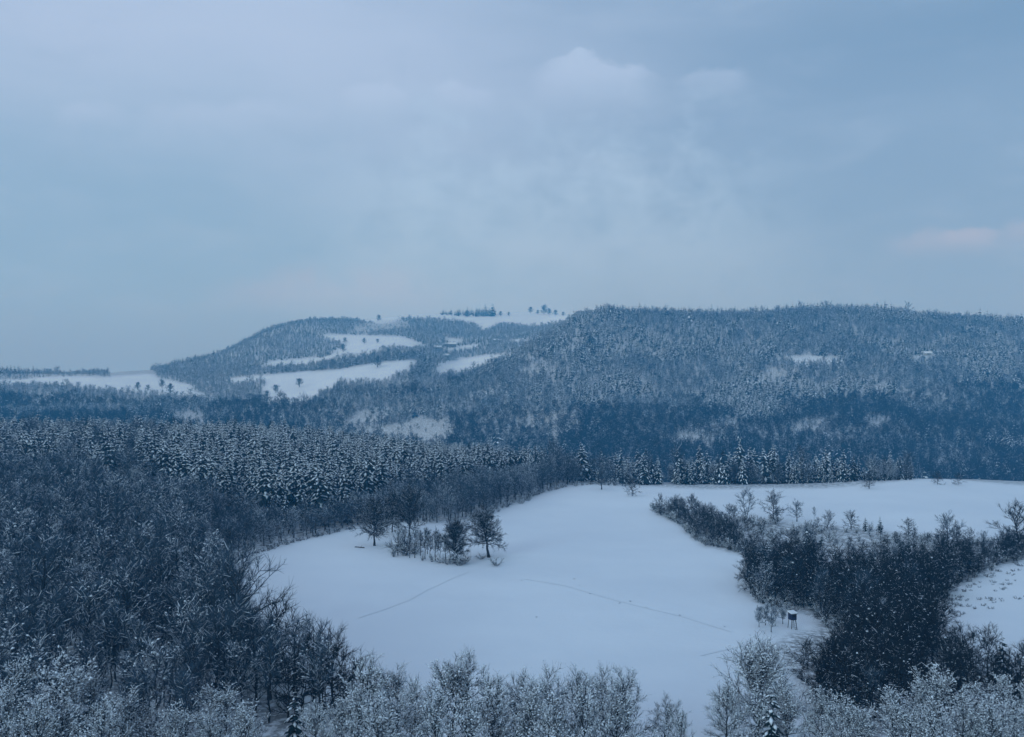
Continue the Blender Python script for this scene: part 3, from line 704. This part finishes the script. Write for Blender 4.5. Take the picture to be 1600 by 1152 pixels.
for px, Yd, top, lb in [(460, 100, 1080, 'thickly snow-loaded pine at the foot of the leafless wood'), (805, 97, 1095, 'small dark pine hidden among the snow-laden near row'), (1205, 98, 1075, 'snow-loaded pine behind the large round tree')]:
    fore(px, Yd, top, 'pine', 'pine_tree', lb, None)
# dark edge of the wood where it meets the near half of the field
for px, Yd, top in [(352, 138, 908), (335, 132, 930), (395, 127, 945), (432, 124, 938), (460, 120, 965), (490, 117, 968), (520, 115, 990), (538, 112, 1015), (470, 113, 1000), (420, 118, 985), (380, 122, 975), (545, 109, 1045), (505, 110, 1030), (450, 110, 1030), (400, 112, 1020)]:
    fore(px, Yd, top, ['dark', 'broad'][int(r.integers(2))], 'edge_tree', 'tall dark bare tree on the near corner of the wood against the snowfield', 'dark edge trees of the wood', 1.0)

# --- clump standing in the field
def at_px(nm, key_shape, px, py, top, lb, gp=None, rz=0.0, tilt=(0, 0)):
    x, y, zz = ground_at(px, py); h = (py - top) / F * y
    key = nm + '_%d_%d' % (px, py); reg(key, [key_shape(h)])
    o = tree(nm, key, 0, x, y, zz, 1.0, rz, lb, 'tree', gp, 1.0, tilt); return o
bk = dict(nmain=34, nsub=12, ntwig=18, twl=0.75, twr=0.019, snow=0.22, sn_w=0.022, tmat=M_dark)
at_px('field_tree', lambda h: broadleaf(401, H=h, W=h * 0.52, fork=0.3, trunkr=0.028, elo=5, ehi=80, **bk), 585, 853, 795, 'round-headed bare tree with a stout trunk at the wood end of the field clump')
at_px('field_tree', lambda h: broadleaf(402, H=h, W=h * 0.50, fork=0.2, trunkr=0.02, **bk), 640, 838, 775, 'tallest bare tree behind the thin saplings of the field clump')
at_px('field_tree', lambda h: broadleaf(403, H=h, W=h * 0.46, fork=0.2, trunkr=0.02, stems=2, **bk), 612, 832, 782, 'bare tree between the stout round tree and the tallest of the clump')
at_px('field_tree', lambda h: broadleaf(405, H=h, W=h * 0.4, fork=0.25, trunkr=0.034, elo=10, ehi=80, lean=(-0.12, 0), **bk), 713, 879, 822, 'old forked bare tree with a thick trunk rising from bushes in the field clump')
at_px('field_tree', lambda h: broadleaf(406, H=h, W=h * 0.46, fork=0.38, trunkr=0.036, elo=0, ehi=75, lean=(-0.55, 0.1), **{**bk, 'up': 0.05}), 764, 871, 808, 'leaning windswept bare tree at the open end of the field clump')
for k_, (px, py, top) in enumerate([(622, 868, 812), (632, 862, 822), (648, 872, 825), (657, 868, 830), (664, 874, 822), (672, 872, 832), (680, 876, 826), (688, 872, 834), (696, 876, 832), (640, 872, 835), (668, 866, 828), (684, 868, 836)]):
    at_px('sapling', lambda h: broadleaf(420 + k_, H=h, W=h * (0.2 + 0.03 * (k_ % 4)), fork=0.25, nmain=14, nsub=6, ntwig=8, twl=0.5, twr=0.012, snow=0.3, sn_w=0.02, trunkr=0.012, elo=40, tmat=M_dark), px, py, top, 'thin bare sapling in the middle of the field clump', 'saplings of the clump')
for px, py, s_ in [(626, 864, 2.1), (638, 866, 1.9), (644, 860, 2.0), (708, 880, 1.5), (720, 882, 1.4), (620, 862, 1.7), (632, 868, 1.5), (615, 870, 1.0), (648, 866, 1.1), (690, 880, 1.0), (702, 882, 1.2), (716, 884, 1.0), (724, 880, 0.9), (675, 878, 0.8), (660, 876, 0.7), (628, 856, 1.3)]:
    x, y, zz = ground_at(px, py); tree('clump_bush', 'shrub', int(r.integers(4)), x, y, zz, s_, float(r.uniform(0, 6)), 'dark bush at the feet of the field clump saplings', 'bush', 'bushes under the clump')
for px, py, s_, lb in [(752, 874, 0.7, 'low bush at the foot of the leaning windswept tree'), (777, 884, 0.8, 'snow-tipped bush lying out in the snow beside the leaning tree')]:
    x, y, zz = ground_at(px, py); tree('clump_bush', 'shrub', int(r.integers(4)), x, y, zz, s_, 1.0, lb, 'bush', None, 1.6)
x, y, zz = ground_at(562, 856)
lp = Part(M_bark, True); lp.add(prisms(np.array([[-1.1, 0.5, 0.08]]), np.array([[1.1, -0.5, 0.1]]), np.array([0.14]), np.array([0.09]), 7)); lp.add(prisms(np.array([[0.2, -0.1, 0.1]]), np.array([[0.5, 0.25, 0.45]]), np.array([0.05]), np.array([0.02]), 5))
o = link('fallen_log', lp.mesh('log'), label='dark fallen log on the snow beside the stout round tree', category='log'); o.location = (x, y, zz)

# --- trees standing singly along the field edges
for px, py, top, lb, ky in [(940, 765, 728, 'bushy tree alone on the far rim of the large snowfield', 'broad'), (988, 775, 748, 'small bare tree in the snow where the two fields join', 'dark'),
        (848, 768, 725, 'round bare tree at the far end of the pine belt beside the snow', 'broad'), (1166, 811, 766, 'tall bare tree heading the scrubby bank under the upper field', 'broad'), (1208, 811, 770, 'dense dark tree beside the tall bare one on the bank', 'dark'),
        (1245, 815, 783, 'bare tree with open crown on the bank past the dense dark one', 'broad'), (1272, 814, 792, 'thin pole-like bare tree on the bank', 'slender'), (1330, 828, 800, 'bushy tree on the middle of the bank', 'dark'),
        (1420, 838, 812, 'short rounded tree further along the bank', 'dark'), (1480, 856, 803, 'broad domed bare tree on the bank under the upper field', 'broad'), (1590, 862, 790, 'tall dense tree closing the bank beside the upper field', 'dark'),
        (1358, 764, 742, 'small bare tree on the crest of the upper snowfield beside the pines', 'dark'), (1465, 757, 738, 'low bare tree on the bare crest of the upper snowfield', 'dark'), (1498, 758, 740, 'brownish low tree next to the one on the bare crest', 'dark'),
        (1140, 818, 790, 'bushy tree at the start of the bank', 'dark'), (1110, 815, 792, 'low round tree at the very tip of the bank', 'dark'), (1195, 905, 860, 'dense dark bush-like tree jutting into the large snowfield', 'dark'), (1215, 915, 865, 'dark tree just inside the jutting corner', 'dark'), (1182, 893, 868, 'smaller dark tree on the jutting corner tip', 'dark')]:
    x, y, zz = ground_at(px, py); h = (py - top) / F * y
    tree('single_tree', ky, int(r.integers(5)), x, y, zz, h / {'broad': 8.8, 'dark': 7.4, 'slender': 8.6}[ky], float(r.uniform(0, 6.28)), lb, 'tree', None, 1.25 if ky != 'slender' else 0.8)
for px, py, top in [(1352, 830, 808), (1375, 832, 806)]:
    x, y, zz = ground_at(px, py); tree('pine_tree', 'pine', int(r.integers(5)), x, y, zz, (py - top) / F * y / 12, 0.3, 'small pine among the bare trees of the bank', 'tree', 'small pines on the bank', 1.2)
for px, py, top in [(1186, 980, 960), (1196, 977, 955), (1205, 988, 964), (1199, 966, 948), (1223, 975, 955), (1188, 966, 951), (1209, 972, 952)]:
    at_px('orchard_tree', lambda h: broadleaf(int(px), H=h, W=h * 0.45, fork=0.35, nmain=12, nsub=6, ntwig=7, twl=0.4, twr=0.012, snow=0.5, sn_w=0.025, trunkr=0.03, elo=25), px, py, top, 'little open-crowned fruit tree in the snow by the raised hide', 'fruit trees by the hide')

# ----------------------------------------------------------------- raised hide
def box(cx, cy_, cz, sx, sy, sz):
    v = np.array([[a, b_, c] for a in (-1, 1) for b_ in (-1, 1) for c in (-1, 1)], float) * np.array([sx, sy, sz]) / 2 + np.array([cx, cy_, cz])
    f = np.array([[0, 1, 3, 2], [4, 6, 7, 5], [0, 4, 5, 1], [2, 3, 7, 6], [0, 2, 6, 4], [1, 5, 7, 3]])
    return v, f
def slab(p, t_):
    """plate from four corners with thickness t_ downwards"""
    p = np.array(p, float); q = p - np.array([0, 0, t_]); v = np.concatenate([p, q])
    f = np.array([[0, 1, 2, 3], [7, 6, 5, 4], [0, 4, 5, 1], [1, 5, 6, 2], [2, 6, 7, 3], [3, 7, 4, 0]])
    return v, f
def piece(name, parent, mat, *shapes):
    p = Part(mat)
    for s in shapes: p.add(s)
    return link(name, p.mesh(name), parent)
x, y, zz = ground_at(1238, 982)
hide = link('raised_hide', None, label='dark blue boarded hide on stilts in the snow beside the thicket', category='hunting hide'); hide.location = (x, y, zz); hide.rotation_euler = (0, 0, 0.35); hide.scale = (0.8, 0.8, 0.85)
piece('cabin', hide, M_paint, box(0, 0, 2.15, 1.15, 1.15, 1.1))
piece('roof', hide, M_wood, slab([(-0.75, -0.78, 2.74), (0.75, -0.78, 2.74), (0.75, 0.72, 2.95), (-0.75, 0.72, 2.95)], 0.06))
piece('roof_snow', hide, M_snow, slab([(-0.72, -0.74, 2.92), (0.72, -0.74, 2.92), (0.72, 0.70, 3.12), (-0.72, 0.70, 3.12)], 0.17))
wn = piece('window', hide, M_glass, box(0, -0.585, 2.35, 0.6, 0.04, 0.3)); piece('window_frame', wn, M_wood, box(0, -0.61, 2.53, 0.72, 0.05, 0.06), box(0, -0.61, 2.17, 0.72, 0.05, 0.06))
for sx in (-1, 1):
    for sy in (-1, 1):
        lp = Part(M_wood); lp.add(prisms(np.array([[sx * 0.62, sy * 0.62, -0.3]]), np.array([[sx * 0.45, sy * 0.45, 1.62]]), np.array([0.07]), np.array([0.06]), 6)); link('leg', lp.mesh('leg'), hide)
la = Part(M_wood)
for sx in (-0.2, 0.2): la.add(prisms(np.array([[sx, -1.25, -0.1]]), np.array([[sx, -0.6, 1.75]]), np.array([0.035]), np.array([0.035]), 5))
for q in range(6): la.add(prisms(np.array([[-0.2, -1.2 + q * 0.105, 0.1 + q * 0.3]]), np.array([[0.2, -1.2 + q * 0.105, 0.1 + q * 0.3]]), np.array([0.025]), np.array([0.025]), 5))
link('ladder', la.mesh('ladder'), hide)

# ----------------------------------------------------------------- track across the bank, and prints in the field
def ribbon(name, pl, width, mat, lift, **props):
    pts = []
    for (ax, ay), (bx, by) in zip(pl[:-1], pl[1:]):
        A = ground_at(ax, ay); B = ground_at(bx, by)
        for q in range(14): pts.append((A[0] + (B[0] - A[0]) * q / 14, A[1] + (B[1] - A[1]) * q / 14))
    pts = np.array(pts); tg = np.gradient(pts, axis=0); nr = np.stack([-tg[:, 1], tg[:, 0]], 1); nr /= np.linalg.norm(nr, axis=1, keepdims=True)
    rows = []
    for s in (-0.5, -0.17, 0.17, 0.5):
        q = pts + nr * width * s; rows.append(np.stack([q[:, 0], q[:, 1], gz(q[:, 0], q[:, 1]) + lift], 1))
    Vv = np.stack(rows, 1).reshape(-1, 3); n = len(pts); a = np.array([[i * 4 + j, i * 4 + j + 1, i * 4 + j + 5, i * 4 + j + 4] for i in range(n - 1) for j in range(3)])
    return link(name, mesh_of(name, Vv, [a], [mat], True), **props)
for k_, (px, py) in enumerate([(815, 907), (897, 905), (905, 915), (922, 928), (968, 943), (985, 940), (1010, 950), (1062, 962), (838, 965), (1172, 993), (1132, 980)]):
    x, y, zz = ground_at(px, py); tree('weed_tuft', 'low', k_, x, y, zz, float(r.uniform(0.12, 0.3)), float(k_), 'tiny weed tuft poking out of the open large snowfield', 'weed', 'weed tufts in the snowfield')
M_track = material('trodden_snow', (0.5, 0.52, 0.55, 1), 0.8, 0.3, 1.2, 0.3, 3.0, (0.12, 0.10, 0.09, 1))
ribbon('track', track_px, 2.2, M_track, 0.05, kind='structure')
M_print = material('pressed_snow', (0.785, 0.815, 0.85, 1), 0.7, 0.02, 1.5, 0.4, 4.0)
ribbon('path', [(560, 966), (588, 957), (640, 938), (668, 922), (705, 905), (735, 893)], 0.2, M_print, 0.04, kind='structure')
ribbon('path', [(818, 905), (880, 915), (960, 938), (1062, 963), (1150, 990)], 0.18, M_print, 0.04, kind='structure')
ribbon('path', [(1095, 1025), (1150, 1012), (1205, 1003)], 0.25, M_print, 0.04, kind='structure')
for (x, y, zz) in along([(a, b_ + 8) for a, b_ in track_px[:-1]], 1.2, 0.3) + along([(a, b_ - 6) for a, b_ in track_px], 1.8, 0.3):
    tree('track_shrub', 'shrub', int(r.integers(4)), x, y, zz, float(r.uniform(0.4, 0.8)), float(r.uniform(0, 6.28)), 'low dark shrub lining the track across the bank', 'shrub', 'shrubs lining the track')

# ----------------------------------------------------------------- far woods
def far_kind(U, P, X, Y, rr):
    n = fbm(X / 90, Y / 90, 51, 3) + 0.35 * fbm(X / 25, Y / 25, 57, 2)
    con = (n > 0.02) | (rr < 0.12)
    con = np.where((U > 900) & (P > 600) & (P < 720), (n > -0.05), con)
    low = (rr > 0.05) & (P > 622 - 170 * fbm(X / 120, Y / 120, 77, 3)) & (n < 0.3)
    return np.where(low, 'far_dark', np.where(con, 'far_pine', 'far_leaf')).astype(object), n
X3, Y3 = jitter(-1400, 1000, 640, 2500, 5.8, r); U3 = CX + F * X3 / Y3
k = (U3 > -60) & (U3 < 1660); X3, Y3, U3 = X3[k], Y3[k], U3[k]; z3 = gz(X3, Y3); P3 = HY - F * z3 / Y3
wob = 9 * fbm(X3 / 18, Y3 / 18, 91, 2)
op = inany(U3 + wob, P3 + 0.35 * wob, FAR_OPEN)
rough = inany(U3 + 4 * wob, P3 + 20 * fbm(X3 / 22, Y3 / 22, 95, 3), FAR_ROUGH); rr = r.uniform(size=len(X3))
top_field = (Y3 > 1950) & (U3 > 575) & (U3 < 930)
k = ~op & seen(X3, Y3, z3, 9) & (~rough | (rr < np.where((U3 > 500) & (U3 < 760), 0.16, 0.5))) & ~((U3 + 2.5 * wob > 166) & (U3 + 2 * wob < 238) & (P3 < 594))
k &= (rr < 0.9)
k &= ~((Y3 < 1180) & False)
X3, Y3, U3, z3, P3, rr = X3[k], Y3[k], U3[k], z3[k], P3[k], r.uniform(size=int(k.sum()))
K3, n3_ = far_kind(U3, P3, X3, Y3, rr)
S3 = 1.12 * np.exp(r.normal(size=len(X3)) * 0.27 - 0.1) * (1 + 0.45 * n3_); S3[inany(U3, P3, FAR_ROUGH)] *= 0.6
valley = ~((U3 > 930) | ((Y3 < 1420) & (U3 > 700))) & (Y3 > 1180)
S3[valley] *= 0.68
pale = valley & (K3 != 'far_pine'); K3[pale] = 'far_pale'
hillR = (U3 > 930) | ((Y3 < 1420) & (U3 > 700))
for nm, lb, mk, sd in (('hillside_wood', 'frosted mixed forest covering the broad hill across the valley', hillR, 11), ('valley_wood', 'frosted forest on the far valley slopes around the white fields', ~hillR, 12)):
    stuff(nm, lb, 'forest', ['far_leaf', 'far_pine', 'far_dark', 'far_pale'], X3[mk], Y3[mk], z3[mk], K3[mk], S3[mk], sd)
# copse on the far top
cx_, cy2, cz2 = ground_at(730, 487.5)
n = 0
for q in range(110):
    px = 772 - 84 * r.uniform() ** 1.2; Yd = r.uniform(2230, 2290); x = (px - CX) / F * Yd
    tree('copse_pine', 'far_pine', int(r.integers(4)), x, Yd, float(gz(x, Yd)), float(np.exp(r.normal() * 0.25)) * (0.8 + 1.0 * max(0.0, (px - 688) / 82)), float(r.uniform(0, 6)), 'pine in the dark copse on the top of the farthest white hill', 'tree', 'pines of the hilltop copse', 1.15)
# single trees on far fields
def far_tree(px, py, hpx, key, lb, gp=None, sxy=1.2):
    x, y, zz = ground_at(px, py); key = {'far_leaf': 'far_lone', 'hedge': 'far_leaf'}.get(key, key); nom = {'far_lone': 8.0, 'far_leaf': 8.0, 'far_pine': 9.0, 'broad': 8.8}[key]
    tree('field_tree', key, int(r.integers(4)), x, y, zz, hpx / F * y / nom, float(r.uniform(0, 6.28)), lb, 'tree', gp, sxy)
for px, py, h in [(431, 614, 12), (468, 605, 13), (417, 622, 11)]: far_tree(px, py, h, 'far_leaf', 'lone rounded bare tree on the large white field across the valley', 'lone trees on the valley field')
far_tree(590, 574, 17, 'far_leaf', 'bigger bare tree on the upper rim of the large white valley field')
for px, py, h in [(215, 609, 11), (231, 611, 9), (253, 606, 12), (266, 615, 14)]: far_tree(px, py, h, 'far_leaf', 'bare tree on the narrow white field at the valley head', 'trees on the narrow valley field')
for px, py, h in [(539, 536, 8), (569, 537, 8), (590, 536, 6), (536, 550, 12)]: far_tree(px, py, h, 'far_leaf', 'small tree dotted over the middle white field of the far hill', 'trees on the middle far field')
for px, py, h in [(782, 494, 7), (795, 494, 6), (730, 495, 9), (829, 489, 9), (850, 491, 13), (858, 492, 9), (868, 493, 8), (880, 494, 6), (760, 494, 6), (840, 491, 6), (592, 502, 9)]: far_tree(px, py, h, 'far_leaf', 'tiny bush-like tree on the topmost white field', 'bushy trees on the topmost field')
for px, py, h in [(406, 585, 8), (414, 584, 11), (424, 584, 14), (432, 583, 10), (442, 582, 12), (447, 581, 16), (452, 580, 13), (460, 580, 9), (470, 580, 11), (478, 579, 12), (486, 579, 9), (494, 578, 10)]: far_tree(px, py, h, 'far_pine', 'dark pine in the file along the upper rim of the valley field', 'pines in the file on the field rim', 1.0)
for q in range(34):
    px = 500 + q * 4.9 + r.normal() * 1.5; py = np.interp(px, [500, 531, 587, 637, 665], [578, 575, 565, 560, 560])
    far_tree(px, py, float(r.uniform(9, 21)), ['hedge', 'hedge', 'far_pine'][int(r.integers(3))], 'tree of the thick hedge line above the large valley field', 'trees of the hedge line')
for q in range(16):
    px = 640 + r.uniform(0, 45); py = 596 - (px - 640) * 0.6 + r.normal() * 2; far_tree(px, py, float(r.uniform(12, 22)), 'hedge', 'bare tree in the thick row parting the two valley fields', 'trees parting the valley fields')
reg('poplar', [conifer(381, H=12, W=0.6, whorls=10, per=5, tass=1, cl=1, snowy=0.3, base=0.1)])
for px, py, h in [(706, 592, 15), (710, 593, 17), (723, 592, 13), (727, 591, 12)]:
    x, y, zz = ground_at(px, py); tree('cypress', 'poplar', 0, x, y, zz, h / F * y / 12, 0, 'slim dark upright cypress at the bottom of the small valley field', 'tree', 'upright cypresses by the field')

# ----------------------------------------------------------------- farmhouses
def house(px, py, wpx, rz, lb, wallm, ratio=0.55):
    x, y, zz = ground_at(px, py); L = wpx / F * y; W = L * ratio; h = L * 0.28; rh = W * 0.32
    o = link('farmhouse', None, label=lb, category='house', group='snow-roofed farmhouses'); o.location = (x, y, zz - 0.3); o.rotation_euler = (0, 0, rz)
    v, f = box(0, 0, h / 2, L, W, h)
    gb = (np.array([[-L / 2, -W / 2, h], [-L / 2, W / 2, h], [-L / 2, 0, h + rh], [L / 2, -W / 2, h], [L / 2, W / 2, h], [L / 2, 0, h + rh]]), np.array([[0, 1, 2], [3, 5, 4]]))
    piece('wall', o, wallm, (v, f), gb)
    e = 0.5
    rf = piece('roof', o, M_snow, slab([(-L / 2 - e, -W / 2 - e, h - 0.1), (L / 2 + e, -W / 2 - e, h - 0.1), (L / 2 + e, 0, h + rh + 0.3), (-L / 2 - e, 0, h + rh + 0.3)], 0.35), slab([(L / 2 + e, W / 2 + e, h - 0.1), (-L / 2 - e, W / 2 + e, h - 0.1), (-L / 2 - e, 0, h + rh + 0.3), (L / 2 + e, 0, h + rh + 0.3)], 0.35))
    piece('chimney', rf, M_stone, box(L * 0.22, W * 0.12, h + rh + 0.5, 0.7, 0.7, 1.6))
    for q in (-0.3, 0.0, 0.3):
        wi = piece('window', o, M_glass, box(L * q, -W / 2 - 0.02, h * 0.6, 1.0, 0.06, 1.3)); piece('sill', wi, M_stone, box(L * q, -W / 2 - 0.08, h * 0.6 - 0.75, 1.3, 0.2, 0.12))
    piece('door', o, M_wood, box(L * 0.15, -W / 2 - 0.03, 1.2, 1.2, 0.08, 2.2))
house(250, 571, 13, 0.15, 'snow-roofed house at the low end of the far wooded hill', M_wall)
house(1448, 555, 13, -0.1, 'pale snow-roofed house in a clearing of the broad forested hill', M_wall)
house(683, 546, 13, 0.5, 'stone farmhouse with snowy roof in the hamlet, end towards the middle field', M_stone)
house(704, 542, 17, 0.2, 'long low farm building with snowy roof in the middle of the hamlet', M_stone, 0.4)
house(697, 558, 11, -0.4, 'small snow-roofed house among trees above the small valley field', M_stone)
house(776, 534, 10, 0.3, 'snow-roofed house among tall trees at the far end of the hamlet', M_stone)

# ----------------------------------------------------------------- haze
hz = box(0, 1560, 30, 6500, 3240, 420)
M_haze = bpy.data.materials.new('haze'); M_haze.use_nodes = True; M_haze.node_tree.nodes.clear()
pv = N(M_haze.node_tree, 'ShaderNodeVolumePrincipled'); mo = N(M_haze.node_tree, 'ShaderNodeOutputMaterial'); M_haze.node_tree.links.new(pv.outputs[0], mo.inputs['Volume'])
pv.inputs['Color'].default_value = (0.12, 0.55, 1.0, 1); pv.inputs['Absorption Color'].default_value = (1, 1, 1, 1); pv.inputs['Density'].default_value = 0.00033; pv.inputs['Anisotropy'].default_value = 0.0
link('haze', mesh_of('haze', hz[0], [hz[1]], [M_haze]), kind='stuff', label='thin blue winter haze hanging over the whole valley', category='haze')
